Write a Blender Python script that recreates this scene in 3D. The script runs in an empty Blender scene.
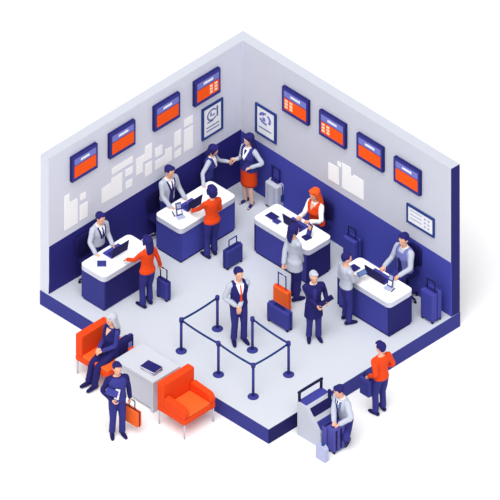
import bpy, bmesh, math, random
from mathutils import Vector as V, Matrix as M
C = bpy.context.scene.collection
PI = math.pi
R = math.radians
# ------------------------------------------------------------------ camera geometry
S = 53.0                       # pixels per metre
SE = 0.612; CE = math.sqrt(1-SE*SE)
KX = S/math.sqrt(2); KY = KX*SE; KV = S*CE
def at(px, py, z=0.0):
    """point of the place seen at a picture position, at height z"""
    a = (px-250)/KX; b = (py-250+KV*z)/KY
    return V(((a+b)/2, (a-b)/2, z))
def on_plane(px, py, n, d):
    p = at(px, py, 0); q = at(px, py, 1); r = q-p
    return p + r*((d-n.dot(p))/n.dot(r))
GZ = -14/KV                    # ground outside the platform

# ------------------------------------------------------------------ materials
def lin(c):
    c /= 255
    return c/12.92 if c <= .04045 else ((c+.055)/1.055)**2.4
MATS = {}
def mat(name, rgb, k=1.0, rough=.75, spec=.15, noise=.03, metal=0):
    m = bpy.data.materials.new(name); m.use_nodes = True
    nt = m.node_tree; b = nt.nodes['Principled BSDF']
    col = [min(.95, lin(c)*k) for c in rgb]
    b.inputs['Roughness'].default_value = rough
    b.inputs['Specular IOR Level'].default_value = spec
    b.inputs['Metallic'].default_value = metal
    tc = nt.nodes.new('ShaderNodeTexCoord'); nz = nt.nodes.new('ShaderNodeTexNoise')
    nz.inputs['Scale'].default_value = 18
    mx = nt.nodes.new('ShaderNodeMix'); mx.data_type = 'RGBA'
    nt.links.new(tc.outputs['Object'], nz.inputs['Vector'])
    nt.links.new(nz.outputs['Fac'], mx.inputs['Factor'])
    mx.inputs['A'].default_value = [c*(1-noise) for c in col]+[1]
    mx.inputs['B'].default_value = [min(1, c*(1+noise)) for c in col]+[1]
    nt.links.new(mx.outputs['Result'], b.inputs['Base Color'])
    MATS[name] = m
    return m
KU = .60     # paint reflectance of surfaces seen from above
KS = .92     # of upright ones
mat('floor', (224,229,239), .76)
mat('ground', (253,253,254), .90)
mat('white_wall_top', (224,228,240), .70)
mat('grey_wall_left', (202,204,216), 1.13)  # same grey, lightened to offset the weaker light on this wall
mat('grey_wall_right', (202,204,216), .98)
mat('pale_wall_edge', (222,226,238), .80)
mat('dado_shade_navy', (34,32,100), 1.35)
mat('dado_indigo', (56,60,140), 1.4)
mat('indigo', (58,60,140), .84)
mat('indigo_lighter', (62,64,148), 1.0)  # slightly lighter indigo for cases, laptops and the kiosk top
mat('navy', (34,32,100), 1.0)
mat('fascia_shade_navy', (32,30,98), .75)
mat('deep_navy', (28,24,84), .9)
mat('ink', (24,26,66), .9)
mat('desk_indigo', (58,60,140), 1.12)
mat('desk_indigo_lightened', (58,60,140), 1.38)  # brighter copy of the desk indigo, making up for weaker light
mat('lavender', (112,116,186), 1.15)
mat('pale_lavender', (184,188,222), .85)
mat('orange', (240,74,24), .86)
mat('orange_screen', (255,84,18), 1.08)
mat('orange_bag', (248,104,42), .88)
mat('white', (244,245,252), .72)
mat('white_panel', (255,255,255), .97)
mat('panel_right', (255,255,255), .93)
mat('worktop_shade', (202,205,220), .98)
mat('paper', (248,248,252), .9)
mat('worktop', (253,253,255), .92)
mat('table', (226,229,239), .73)
mat('table_side', (212,216,228), .8)
mat('kiosk', (204,208,222), .80)
mat('chrome', (196,202,216), .8, rough=.4, spec=.4)
mat('shirt_grey', (200,206,222), .80)
mat('screen_grey', (176,180,208), .85)  # grey of the card reader screens
mat('shirt_white', (248,248,252), 1.0)
mat('skin', (243,184,156), .85)
mat('skin_pale', (246,200,178), .85)
mat('lips', (226,150,128), .85)
mat('eye', (70,52,70), .8)
mat('hair_navy', (40,36,108), .85)
mat('hair_ginger', (250,96,36), .85)
mat('hair_grey', (206,209,220), .8)
mat('trouser_indigo', (52,52,130), .85)
mat('trouser_navy', (38,36,108), .9)
mat('coat_navy', (34,32,98), .9)
mat('vest_indigo', (58,60,140), .85)
mat('vest_lilac', (120,126,192), .85)
mat('shoe', (28,26,84), .9)
mat('frame_blue', (42,66,134), .9)
mat('case_indigo', (62,64,148), .85)
mat('case_grey', (208,212,226), .8)
mat('case_lilac', (84,84,170), .8)
mat('line_blue', (96,118,168), .9)
mat('line_pale', (184,190,216), .9)
mat('cream', (255,226,190), .95)

# ------------------------------------------------------------------ object helpers
def link(name, me, m, parent=None):
    o = bpy.data.objects.new(name, me); C.objects.link(o)
    if m:
        me.materials.clear(); me.materials.append(MATS[m] if isinstance(m, str) else m)
    if parent: o.parent = parent
    return o
def obj(name, bm, m, parent=None, smooth=False, bevel=0, seg=2):
    me = bpy.data.meshes.new(name)
    bmesh.ops.recalc_face_normals(bm, faces=bm.faces)
    bm.to_mesh(me); bm.free()
    if smooth:
        for p in me.polygons: p.use_smooth = True
    o = link(name, me, m, parent)
    if bevel:
        b = o.modifiers.new('bevel', 'BEVEL'); b.width = bevel; b.segments = seg; b.limit_method = 'ANGLE'; b.angle_limit = R(35)
        dg = bpy.context.evaluated_depsgraph_get()
        nm = bpy.data.meshes.new_from_object(o.evaluated_get(dg)); o.modifiers.clear(); o.data = nm
    return o
def thing(name, label, cat, loc=(0,0,0), rz=0, group=None):
    o = bpy.data.objects.new(name, None); C.objects.link(o); o.empty_display_size = .1
    o.location = loc; o.rotation_euler = (0,0,rz); o['label'] = label; o['category'] = cat
    if group: o['group'] = group
    return o
def tag(o, label, cat, group=None):
    o['label'] = label; o['category'] = cat
    if group: o['group'] = group
    return o
def struct(o): o['kind'] = 'structure'; return o
def box(bm, x0, x1, y0, y1, z0, z1):
    vs = [bm.verts.new((x,y,z)) for z in (z0,z1) for x,y in ((x0,y0),(x1,y0),(x1,y1),(x0,y1))]
    for f in ((3,2,1,0),(4,5,6,7),(0,1,5,4),(1,2,6,5),(2,3,7,6),(3,0,4,7)): bm.faces.new([vs[i] for i in f])
    return bm
def NB(): return bmesh.new()
def prism(bm, bottom, top):
    a = [bm.verts.new(p) for p in bottom]; b = [bm.verts.new(p) for p in top]; n = len(a)
    bm.faces.new(list(reversed(a))); bm.faces.new(b)
    for i in range(n): bm.faces.new((a[i], a[(i+1)%n], b[(i+1)%n], b[i]))
    return bm
def round_poly(pts, r, n=5):
    out = []; N = len(pts)
    for i, p in enumerate(pts):
        p = V(p); a = V(pts[i-1])-p; b = V(pts[(i+1)%N])-p
        rr = min(r, a.length*.49, b.length*.49); a = p+a.normalized()*rr; b = p+b.normalized()*rr
        for k in range(n+1):
            t = k/n; out.append(a.lerp(p, t).lerp(p.lerp(b, t), t))
    return out
def rslab(bm, x0, x1, y0, y1, z0, z1, r):
    pts = round_poly([(x0,y0,0),(x1,y0,0),(x1,y1,0),(x0,y1,0)], r)
    return prism(bm, [(p.x,p.y,z0) for p in pts], [(p.x,p.y,z1) for p in pts])
def frame_of(d, ref):
    d = d.normalized(); s = ref.cross(d)
    if s.length < 1e-4: s = V((0,1,0)).cross(d) if abs(d.y) < .9 else V((1,0,0)).cross(d)
    s.normalize(); return s, d.cross(s)
def catmull(pts, rad, k):
    P = []; Rr = []
    n = len(pts)
    for i in range(n-1):
        p0 = pts[max(i-1,0)]; p1 = pts[i]; p2 = pts[i+1]; p3 = pts[min(i+2,n-1)]
        for j in range(k):
            t = j/k; t2 = t*t; t3 = t2*t
            P.append(.5*((2*p1)+(p2-p0)*t+(2*p0-5*p1+4*p2-p3)*t2+(3*p1-p0-3*p2+p3)*t3))
            a = rad[i]; b = rad[i+1]; Rr.append((a[0]+(b[0]-a[0])*t, a[1]+(b[1]-a[1])*t))
    P.append(pts[-1]); Rr.append(rad[-1])
    return P, Rr
def tube(bm, pts, rad, seg=12, k=3, ref=V((1,0,.001)), cap=True):
    """round (or oval) tube with tapered radii; rad items are r or (r_ref_side, r_other)"""
    pts = [V(p) for p in pts]
    if not isinstance(rad, (list, tuple)): rad = [rad]*len(pts)
    rad = [r if isinstance(r, tuple) else (r, r) for r in rad]
    if len(pts) > 2 and k > 1: P, Q = catmull(pts, rad, k)
    else: P, Q = pts, rad
    rings = []
    def ring(c, s, u, a, b): return [bm.verts.new(c+s*(math.cos(2*PI*i/seg)*a)+u*(math.sin(2*PI*i/seg)*b)) for i in range(seg)]
    n = len(P)
    for i in range(n):
        d = (P[min(i+1,n-1)]-P[max(i-1,0)])
        s, u = frame_of(d, ref); d = d.normalized(); a, b = Q[i]
        if i == 0 and cap:
            for f in (.55, .25):
                w = math.sqrt(1-f*f*3) if f*f*3 < 1 else .35
                rings.append(ring(P[0]-d*min(a,b)*f*1.6, s, u, a*(.55 if f>.5 else .88), b*(.55 if f>.5 else .88)))
        rings.append(ring(P[i], s, u, a, b))
        if i == n-1 and cap:
            for f in (.25, .55): rings.append(ring(P[i]+d*min(a,b)*f*1.6, s, u, a*(.55 if f>.5 else .88), b*(.55 if f>.5 else .88)))
    for a, b in zip(rings, rings[1:]):
        for i in range(seg): bm.faces.new((a[i], a[(i+1)%seg], b[(i+1)%seg], b[i]))
    bm.faces.new(list(reversed(rings[0]))); bm.faces.new(rings[-1])
    return bm
def ellips(bm, c, r, rot=None, u=16, v=10):
    m = M.Translation(V(c)) @ (rot.to_4x4() if rot else M.Identity(4)) @ M.Diagonal((r[0], r[1], r[2], 1))
    bmesh.ops.create_uvsphere(bm, u_segments=u, v_segments=v, radius=1, matrix=m)
    return bm
def cyl(bm, c, r0, r1, h, seg=24):
    bmesh.ops.create_cone(bm, cap_ends=True, segments=seg, radius1=r0, radius2=r1, depth=h, matrix=M.Translation(V(c)+V((0,0,h/2))))
    return bm
def lathe(bm, prof, seg=24, c=(0,0,0)):
    c = V(c); rings = []
    for r, z in prof: rings.append([bm.verts.new(c+V((r*math.cos(2*PI*i/seg), r*math.sin(2*PI*i/seg), z))) for i in range(seg)])
    for a, b in zip(rings, rings[1:]):
        for i in range(seg): bm.faces.new((a[i], a[(i+1)%seg], b[(i+1)%seg], b[i]))
    bm.faces.new(list(reversed(rings[0]))); bm.faces.new(rings[-1])
    return bm
def remesh(bm, voxel=.012, smooth=3):
    me = bpy.data.meshes.new('tmp'); bmesh.ops.recalc_face_normals(bm, faces=bm.faces); bm.to_mesh(me); bm.free()
    o = bpy.data.objects.new('tmp', me); C.objects.link(o)
    r = o.modifiers.new('r', 'REMESH'); r.mode = 'VOXEL'; r.voxel_size = voxel
    if smooth:
        s = o.modifiers.new('s', 'SMOOTH'); s.factor = .5; s.iterations = smooth
    dg = bpy.context.evaluated_depsgraph_get(); dg.update()
    nm = bpy.data.meshes.new_from_object(o.evaluated_get(dg))
    bpy.data.objects.remove(o); bpy.data.meshes.remove(me)
    b2 = bmesh.new(); b2.from_mesh(nm); bpy.data.meshes.remove(nm)
    return b2

# ------------------------------------------------------------------ the room
A0 = at(240,182); L0 = at(49,294.5); R0 = at(451,317)
nL = V((0,0,1)).cross(A0-L0).normalized()
if nL.x < 0: nL = -nL
dL = nL.dot(A0)
T = on_plane(243,40.5,nL,dL)                       # top of the inner corner
nR = (R0-A0).cross(T-A0).normalized()
if nR.y > 0: nR = -nR
dR = nR.dot(A0)
TL = on_plane(48.5,159,nL,dL); TR = on_plane(451,169,nR,dR)
def wl(px, py, t=0): return on_plane(px, py, nL, dL+t)
def wr(px, py, t=0): return on_plane(px, py, nR, dR+t)
oT = at(243,30.5,T.z); oTL = at(40.3,154.5,TL.z); oTR = at(459.8,164,TR.z)
oA = V((oT.x, oT.y, 0)); oL = at(40.3,290); oR = at(459.8,312); F0 = at(268.7,429.5)
def polymesh(name, faces, m, parent=None):
    bm = NB()
    for f in faces: bm.faces.new([bm.verts.new(p) for p in f])
    bmesh.ops.remove_doubles(bm, verts=bm.verts, dist=1e-5)
    return obj(name, bm, m, parent)
# floor slab (platform)
up = V((0,0,1)); dz = V((0,0,GZ))
e = V((0,0,-.001))
sl = [oL, F0, oR, oA]
def inset(p, q): return p.lerp(q, 1)
fl = struct(polymesh('floor', [sl, [p+dz for p in reversed(sl)]]+[[sl[i-1], sl[i-1]+dz, sl[i]+dz, sl[i]] for i in range(4)], 'floor'))
# fascia boards round the platform's two open sides
def board(name, p, q, m, out, t=.012):
    bm = NB(); o = out.normalized()*t
    prism(bm, [p+dz, q+dz, q+dz+o, p+dz+o], [p+e*0, q, q+o, p+o])
    return struct(obj(name, bm, m))
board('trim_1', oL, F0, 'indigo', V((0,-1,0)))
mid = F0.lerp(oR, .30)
board('trim_2', F0, mid, 'fascia_shade_navy', V((1,0,0)))  # darker stretch of the fascia, a shading gradient painted as colour
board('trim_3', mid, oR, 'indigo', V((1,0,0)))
# walls: solid, with the painted dado as a trim
def wall(name, a0, a1, t0, t1, b0, b1, ob0, ob1, mat_in, mat_top, mat_end):
    bm = NB()
    v = {k: bm.verts.new(p) for k, p in dict(a0=a0,a1=a1,t0=t0,t1=t1,b0=ob0,b1=ob1,u0=b0,u1=b1).items()}
    f = [('a0','a1','t1','t0',0),('t0','t1','u1','u0',1),('a1','b1','u1','t1',2),('b1','b0','u0','u1',2),('b0','a0','t0','u0',2),('a0','b0','b1','a1',2)]
    for *k, mi in f:
        fc = bm.faces.new([v[i] for i in k]); fc.material_index = mi
    bmesh.ops.recalc_face_normals(bm, faces=bm.faces)
    me = bpy.data.meshes.new(name); bm.to_mesh(me); bm.free()
    for m in (mat_in, mat_top, mat_end): me.materials.append(MATS[m])
    o = bpy.data.objects.new(name, me); C.objects.link(o); return struct(o)
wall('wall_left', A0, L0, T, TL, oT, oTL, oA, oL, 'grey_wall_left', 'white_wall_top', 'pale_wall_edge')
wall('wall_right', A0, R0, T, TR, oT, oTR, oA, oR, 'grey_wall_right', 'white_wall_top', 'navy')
def onwall(w, pts, t0, t1):
    n = nL if w is wl else nR
    front = [w(x, y, t1) for x, y in pts]
    return [p-n*(t1-t0) for p in front], front
def wallpoly(name, w, pts, t0, t1, m, parent=None, bevel=0):
    bm = NB(); prism(bm, *onwall(w, pts, t0, t1)); return obj(name, bm, m, parent, bevel=bevel)
struct(wallpoly('trim_4', wl, [(241.2,180.9),(241.2,129.2),(49.1,247),(49.1,294)], -.02, .004, 'dado_shade_navy'))  # left dado coloured darker than the right one, as painted shade
struct(wallpoly('trim_5', wr, [(239.3,181.2),(239.3,129.55),(450.9,263),(450.9,316.5)], -.02, .004, 'dado_indigo'))
# ground outside
bm = NB(); g = 60
for p in ((-g,-g,GZ),(g,-g,GZ),(g,g,GZ),(-g,g,GZ)): bm.verts.new(p)
bm.faces.new(bm.verts); gr = struct(obj('ground', bm, 'ground'))

# ------------------------------------------------------------------ wall things
def monitor(w, x0, y0, wd, slope, rows, label, marks):
    # x0,y0: top left of the front face, wd: width in pixels
    h = 24.6; left = w is wl; t = .085
    n = nL if left else nR
    def q(u, v, off=0):                       # u 0..1 across, v 0..1 down
        x = x0+wd*u; y = y0+slope*wd*u+h*v; return w(x, y, t+off)
    base = w(x0+wd/2, y0+slope*wd/2+h/2, 0)
    root = thing('wall_monitor', label, 'monitor', base, 0, 'flight information monitors along the walls')
    inv = M.Translation(-base)
    def piece(name, uv, a, b, m, par=root, bevel=0):
        bm = NB(); fr = [q(u, v, b)-base for u, v in uv]; bk = [p-n*(b-a) for p in fr]
        prism(bm, bk, fr); return obj(name, bm, m, par, bevel=bevel)
    piece('casing', [(0,0),(1,0),(1,1),(0,1)], -t+.002, -.004, 'navy', bevel=.010)
    piece('bezel', [(.012,.012),(.988,.012),(.988,.988),(.012,.988)], -.006, .001, 'indigo')
    a0, a1 = (.09,.92) if left else (.08,.83)
    a0, a1 = (.09,.93)
    piece('header_panel', [(a0,.12),(a1,.12),(a1,.36),(a0,.36)], -.001, .006, 'lavender')
    sc = piece('screen', [(a0,.40),(a1,.40),(a1,.86),(a0,.86)], -.002, .006, 'orange_screen')
    bm = NB()                                # worn row of pale characters, too small to read
    rnd = random.Random(marks)
    u = .34
    while u < .68:
        wdt = rnd.uniform(.025,.045); v0 = .20+rnd.uniform(-.01,.01); v1 = .285
        fr = [q(a, b, .010)-base for a, b in ((u,v0),(u+wdt,v0),(u+wdt,v1),(u,v1))]
        prism(bm, [p-n*.006 for p in fr], fr); u += wdt+.012
    obj('lettering', bm, 'white_panel', root)
    if rows:
        us = (.58,.76) if left else (.12,.30)
        for uu in us:
            for k in range(3):
                v0 = .46+.125*k
                bm = NB(); fr = [q(a, b, .010)-base for a, b in ((uu,v0),(uu+.11,v0),(uu+.11,v0+.08),(uu,v0+.08))]
                prism(bm, [p-n*.005 for p in fr], fr); obj('information_block', bm, 'cream', sc)
for i, (x, y, rows, lb) in enumerate((
    (72.4,158.8,0,'navy monitor with plain orange screen, leftmost on the left wall'),
    (110.2,135.4,0,'navy monitor with plain orange screen, second from the left wall\'s open end'),
    (154.9,108,0,'navy monitor with plain orange screen, above the male clerk of the second desk'),
    (195.2,83.3,1,'navy monitor with cream blocks on its orange screen, on the left wall'))):
    monitor(wl, x, y, 25.6, -.611, rows, lb, i)
for i, (x, y, rows, lb) in enumerate((
    (281.6,86,1,'navy monitor with cream blocks on screen, right of the framed ring notice'),
    (318.6,109.6,1,'navy monitor with cream blocks on screen, above the three-piece mural'),
    (356.1,132.8,0,'navy monitor with plain orange screen, third from the corner on the right wall'),
    (393.2,156.4,0,'navy monitor with plain orange screen, rightmost, above the framed timetable'))):
    monitor(wr, x, y, 26, .612, rows, lb, i+11)

def poster(w, q4, label, draw, cat='poster', name='framed_notice'):
    root_p = w(sum(p[0] for p in q4)/4, sum(p[1] for p in q4)/4, 0)
    root = thing(name, label, cat, root_p)
    n = nL if w is wl else nR
    def q(u, v):
        a = V(q4[0]).lerp(V(q4[1]), u); b = V(q4[3]).lerp(V(q4[2]), u); p = a.lerp(b, v); return p.x, p.y
    def piece(nm, uv, t0, t1, m, par=root):
        bm = NB()
        for poly in uv:
            bk, fr = onwall(w, [q(*p) for p in poly], t0, t1); prism(bm, [p-root_p for p in bk], [p-root_p for p in fr])
        return obj(nm, bm, m, par)
    fx = .09 if cat == 'poster' else .05; fy = .06 if cat == 'poster' else .1
    piece('frame', [[(0,0),(1,0),(1,fy),(0,fy)],[(0,1-fy),(1,1-fy),(1,1),(0,1)],[(0,fy),(fx,fy),(fx,1-fy),(0,1-fy)],[(1-fx,fy),(1,fy),(1,1-fy),(1-fx,1-fy)]], .002, .035, 'frame_blue')
    sh = piece('sheet', [[(fx,fy),(1-fx,fy),(1-fx,1-fy),(fx,1-fy)]], .002, .02, 'paper')
    for nm, uv, m in draw: piece(nm, uv, .018, .024, m, sh)
def rect(a, b, c, d): return [(a,b),(c,b),(c,d),(a,d)]
def arc(cx, cy, r0, r1, a0, a1, asp=1, n=9):
    o = []
    for k in range(n):
        s0 = R(a0+(a1-a0)*k/n); s1 = R(a0+(a1-a0)*(k+1)/n)
        o.append([(cx+r0*math.cos(s0), cy+r0*asp*math.sin(s0)), (cx+r1*math.cos(s0), cy+r1*asp*math.sin(s0)), (cx+r1*math.cos(s1), cy+r1*asp*math.sin(s1)), (cx+r0*math.cos(s1), cy+r0*asp*math.sin(s1))])
    return o
poster(wl, [(202.4,110.4),(223.4,97.6),(223.4,128.6),(202.4,141.6)], 'portrait framed notice with round blue emblem over two lines on left wall',
  [('emblem', arc(.48,.33,.20,.26,40,320,.72)+[rect(.68,.14,.75,.46), rect(.46,.33,.60,.37), rect(.38,.24,.44,.36), rect(.24,.50,.52,.54)], 'line_blue'),
   ('text_line', [rect(.2,.66,.8,.69)], 'line_blue'), ('text_line', [rect(.2,.77,.8,.80)], 'line_blue')])
poster(wr, [(254.8,102.4),(275.7,115.2),(275.7,144.8),(254.8,131.6)], 'portrait framed notice with broken ring emblem over one line on right wall',
  [('emblem', arc(.48,.36,.19,.29,-60,40,.7)+arc(.48,.36,.19,.29,70,160,.7)+arc(.48,.36,.19,.29,190,280,.7)+[rect(.36,.34,.5,.46), rect(.3,.22,.44,.28)], 'lavender'),
   ('text_line', [rect(.2,.70,.78,.735)], 'line_blue')])
poster(wr, [(406.2,203),(433.7,219.6),(433.7,238.4),(406.2,221.7)], 'landscape framed timetable with three grey lines and small squares',
  [('text_line', [rect(.14,.22+.2*k,.56,.27+.2*k)], 'line_pale') for k in range(3)]+
  [('square_mark', [rect(.64+.13*j,.24+.2*k,.71+.13*j,.34+.2*k)], 'line_pale') for k in range(3) for j in range(2)], 'timetable', 'framed_timetable')
MUR = [
 (wl,'white blocky wall mural of three pieces behind the clerk of the leftmost desk',[
 [(64.7,196.5),(69.4,193.7),(69.6,202.7),(77.7,198.2),(78,222.7),(64.7,230.7)],
 [(80.4,194.4),(86,191.5),(86,197.8),(80.4,200.7)],[(80.1,205.9),(87.8,201.3),(87.8,216.1),(80.1,220.6)]]),
 (wl,'long white blocky wall mural of many pieces along the middle of the left wall',[
 [(112.1,168.5),(132.9,155.7),(132.9,162.1),(112.1,174.9)],
 [(102,188.8),(111.6,182.9),(111.9,178.4),(122.3,172.5),(122.3,192),(102,203.7)],
 [(125.5,170.1),(132.9,165.9),(132.9,172.8),(125.5,177.1)],[(126,182.4),(132.4,178.7),(132.4,185.3),(126,189.1)],
 [(136.4,159.2),(145.2,154.1),(145.2,146.7),(152.1,142.7),(152.1,157.6),(143.1,162.4),(142.8,171.5),(136.4,175.5)],
 [(145.5,164.8),(152.1,160.5),(152.1,172.8),(145.5,176.8)],[(155.3,149.1),(162.5,144.8),(162.5,153.6),(155.6,157.9)],
 [(155.6,161.5),(165.2,155.6),(165.5,149.9),(171.9,146.7),(171.9,159.9),(155.6,170)],
 [(174.7,132.8),(181.1,128.8),(181.1,144),(174.7,147.9)],[(174.7,152.4),(181.1,147.9),(181.1,154.7),(174.7,158.8)],
 [(184.3,120),(192.8,115.2),(192.8,122.7),(184.3,127.5)],[(184.3,130.4),(193.1,125.1),(193.1,147.1),(184.3,151.9)]]),
 (wr,'white blocky wall mural of three pieces on the right wall above the ginger-haired clerk',[
 [(328.2,162),(338.6,168),(338.8,185),(328.2,178.8)],[(337.2,161),(341,162.6),(341,167),(339.5,167.2),(337.4,165)],
 [(342,163),(350.6,167.8),(350.8,175.8),(352.7,176.6),(353.4,174.6),(363.4,181),(363.4,200.2),(342,187.5)]])]
for w, lb, ps in MUR:
    c = w(*ps[0][0]); root = thing('wall_mural', lb, 'mural', c)
    for p in ps:
        bk, fr = onwall(w, p, .001, .008); bm = NB(); prism(bm, [x-c for x in bk], [x-c for x in fr])
        obj('mural_piece', bm, 'white_panel', root)

# ------------------------------------------------------------------ desks
DH = .83
def desk(Fpx, Xw, Yw, along, label, m_end, m_front, m_plinth):
    """Fpx: nearest corner of the worktop; Xw,Yw sizes; along 'Y' = stands along the left wall"""
    f = at(*Fpx, DH); root = thing('check_in_desk', label, 'desk', (f.x-Xw/2, f.y+Yw/2, 0), 0, 'four check-in desks')
    hx, hy = Xw/2, Yw/2
    bm = NB(); rslab(bm, -hx, hx, -hy, hy, DH-.115, DH, .11); obj('worktop', bm, 'worktop', root, bevel=.008)
    bm = NB(); rslab(bm, -hx-.004, hx+.004, -hy-.004, hy+.004, DH-.118, DH-.006, .113); obj('edge_shade', bm, 'worktop_shade', root)  # grey rim on the white slab, side shade put into colour
    i = .022; t = .04; z1 = DH-.115; zp = .05
    bx, by = hx-i, hy-i
    P = lambda nm, a, b, c, d, m, z0=zp, zz=z1: obj(nm, box(NB(), a, b, c, d, z0, zz), m, root, bevel=.004)
    if along == 'Y':
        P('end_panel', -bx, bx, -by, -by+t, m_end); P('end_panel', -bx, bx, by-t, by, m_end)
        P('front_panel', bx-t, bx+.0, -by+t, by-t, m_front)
        P('plinth', -bx+.03, bx-.015, -by+.015, -by+.03, m_plinth, 0, zp); P('plinth', bx-.03, bx-.015, -by+.03, by-.015, m_plinth, 0, zp)
    else:
        P('end_panel', -bx, -bx+t, -by, by, m_end); P('end_panel', bx-t, bx, -by, by, m_end)
        P('front_panel', -bx+t, bx-t, -by, -by+t, m_front)
        P('plinth', -bx+.03, bx-.015, -by+.015, -by+.03, m_plinth, 0, zp); P('plinth', bx-.03, bx-.015, -by+.03, by-.03, m_plinth, 0, zp)
    return root
desk((104.0,278.2), .645, 1.31, 'Y', 'leftmost white-topped desk with indigo end and shade-darkened navy front', 'indigo', 'navy', 'indigo')  # right-facing front coloured navy in place of shade
desk((180.8,230.0), .70, 1.49, 'Y', 'white-topped indigo desk by the back left wall, where two uniformed clerks stand', 'desk_indigo', 'desk_indigo_lightened', 'navy')
desk((307.8,251.4), 1.475, .65, 'X', 'white-topped indigo desk of the ginger-haired clerk by the right wall', 'navy', 'desk_indigo', 'navy')  # navy end panels: shade painted on the right-facing side
desk((389.2,304.0), 1.43, .65, 'X', 'rightmost white-topped indigo desk with shade-darkened navy end', 'navy', 'desk_indigo', 'navy')  # end panels darkened by colour, as shade, like the desk before

def laptop(px, py, rz, label, w=.36, d=.24, open_=100):
    root = thing('laptop', label, 'laptop', at(px, py, DH), rz)     # user sits on local -X side
    bs = obj('keyboard_base', rslab(NB(), -d, 0, -w/2, w/2, 0, .018, .015), 'indigo_lighter', root)
    bm = NB()
    for r in range(4): box(bm, -d+.085+.032*r, -d+.108+.032*r, -w/2+.03, w/2-.03, .017, .021)
    obj('keys', bm, 'navy', bs)
    a = R(open_-90); ca, sa = math.cos(a), math.sin(a); h = .25
    bm = box(NB(), 0, .014, -w/2, w/2, 0, h)
    for v in bm.verts: x, z = v.co.x, v.co.z; v.co.x = x*ca+z*sa; v.co.z = .012+z*ca-x*sa
    lid = obj('screen_lid', bm, 'deep_navy', root, bevel=.004)
    bm = box(NB(), -.003, .001, -w/2+.015, w/2-.015, .015, h-.012)
    for v in bm.verts: x, z = v.co.x, v.co.z; v.co.x = x*ca+z*sa; v.co.z = .012+z*ca-x*sa
    obj('display', bm, 'indigo', lid)
laptop(119.3,254.2,0,'open dark navy laptop on the leftmost desk', .42)
laptop(194,208,0,'open dark navy laptop on the desk with two uniformed clerks', .36)
laptop(292,227.6,-PI/2,'open dark navy laptop in front of the ginger-haired clerk', .42)
laptop(375.3,279.6,-PI/2,'open dark navy laptop on the rightmost desk', .48)
def booklet(px, py, rz, label, a=.15, b=.2, z=DH, th=.02, m='indigo'):
    r = thing('passport', label, 'passport', at(px, py, z), rz)
    obj('page_block', box(NB(), -a/2+.004, a/2-.006, -b/2+.004, b/2-.004, .003, th-.003), 'paper', r)
    bm = NB(); box(bm, -a/2, a/2, -b/2, b/2, 0, .003); box(bm, -a/2, a/2, -b/2, b/2, th-.003, th); box(bm, -a/2-.003, -a/2, -b/2, b/2, 0, th)
    obj('cover', bm, m, r)
booklet(101.8,264.2,R(45),'small navy passport on the corner of the leftmost desk', .17,.18)
booklet(272.3,216.8,R(0),'larger of two navy passports on the ginger-haired clerk\'s desk', .22,.17, m='navy')
booklet(277,222,R(0),'smaller of two navy passports on the ginger-haired clerk\'s desk', .13,.13)
booklet(354.2,268.5,R(0),'navy passport lying on the rightmost desk', .18,.17, m='navy')
def reader(px, py, rz, label, m, face):
    r = thing('card_reader', label, 'card reader', at(px, py, DH), rz)   # display faces local -Y
    obj('base', rslab(NB(), -.075, .075, -.11, .04, 0, .02, .015), 'pale_lavender' if m == 'frame_blue' else m, r)
    bm = rslab(NB(), -.06, .06, -.012, .012, 0, .26, .01)
    ta = R(15)
    def tl(bm):
        for v in bm.verts: y, z = v.co.y, v.co.z; v.co.y = y*math.cos(ta)+z*math.sin(ta); v.co.z = .018-y*math.sin(ta)+z*math.cos(ta)
        return bm
    hd = obj('holder', tl(bm), m, r)
    obj('screen', tl(box(NB(), -.042, .042, -.016, -.010, .15, .24)), face, hd)
    obj('card_slip', tl(box(NB(), -.042, .042, -.016, -.010, .03, .12)), 'paper' if m == 'frame_blue' else 'indigo_lighter', hd)
reader(179.6,216,R(72),'card reader with grey screen beside the pen on the second desk', 'frame_blue', 'screen_grey')
reader(308.2,237,R(-8),'dark navy card reader with peach screen on the ginger-haired clerk\'s desk', 'navy', 'skin')
reader(389.8,287.3,R(5),'card reader with grey screen on the rightmost desk', 'frame_blue', 'screen_grey')
def pen(a, b, label):
    p = at(*a, DH); q = at(*b, DH); d = q-p; L = d.length; r = thing('pen', label, 'pen', p, math.atan2(d.y, d.x))
    obj('barrel', tube(NB(), [(0,0,.012),(L*.85,0,.012)], .011, 10, cap=False), 'deep_navy', r, smooth=True)
    obj('tip', tube(NB(), [(L*.85,0,.012),(L,0,.011)], [.009,.002], 10, cap=False), 'ink', r, smooth=True)
pen((172.3,212.2),(175,217.5),'dark pen on the second desk beside the card reader')
pen((391,292.3),(395.4,288.3),'dark pen on the rightmost desk beside the card reader')

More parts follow.
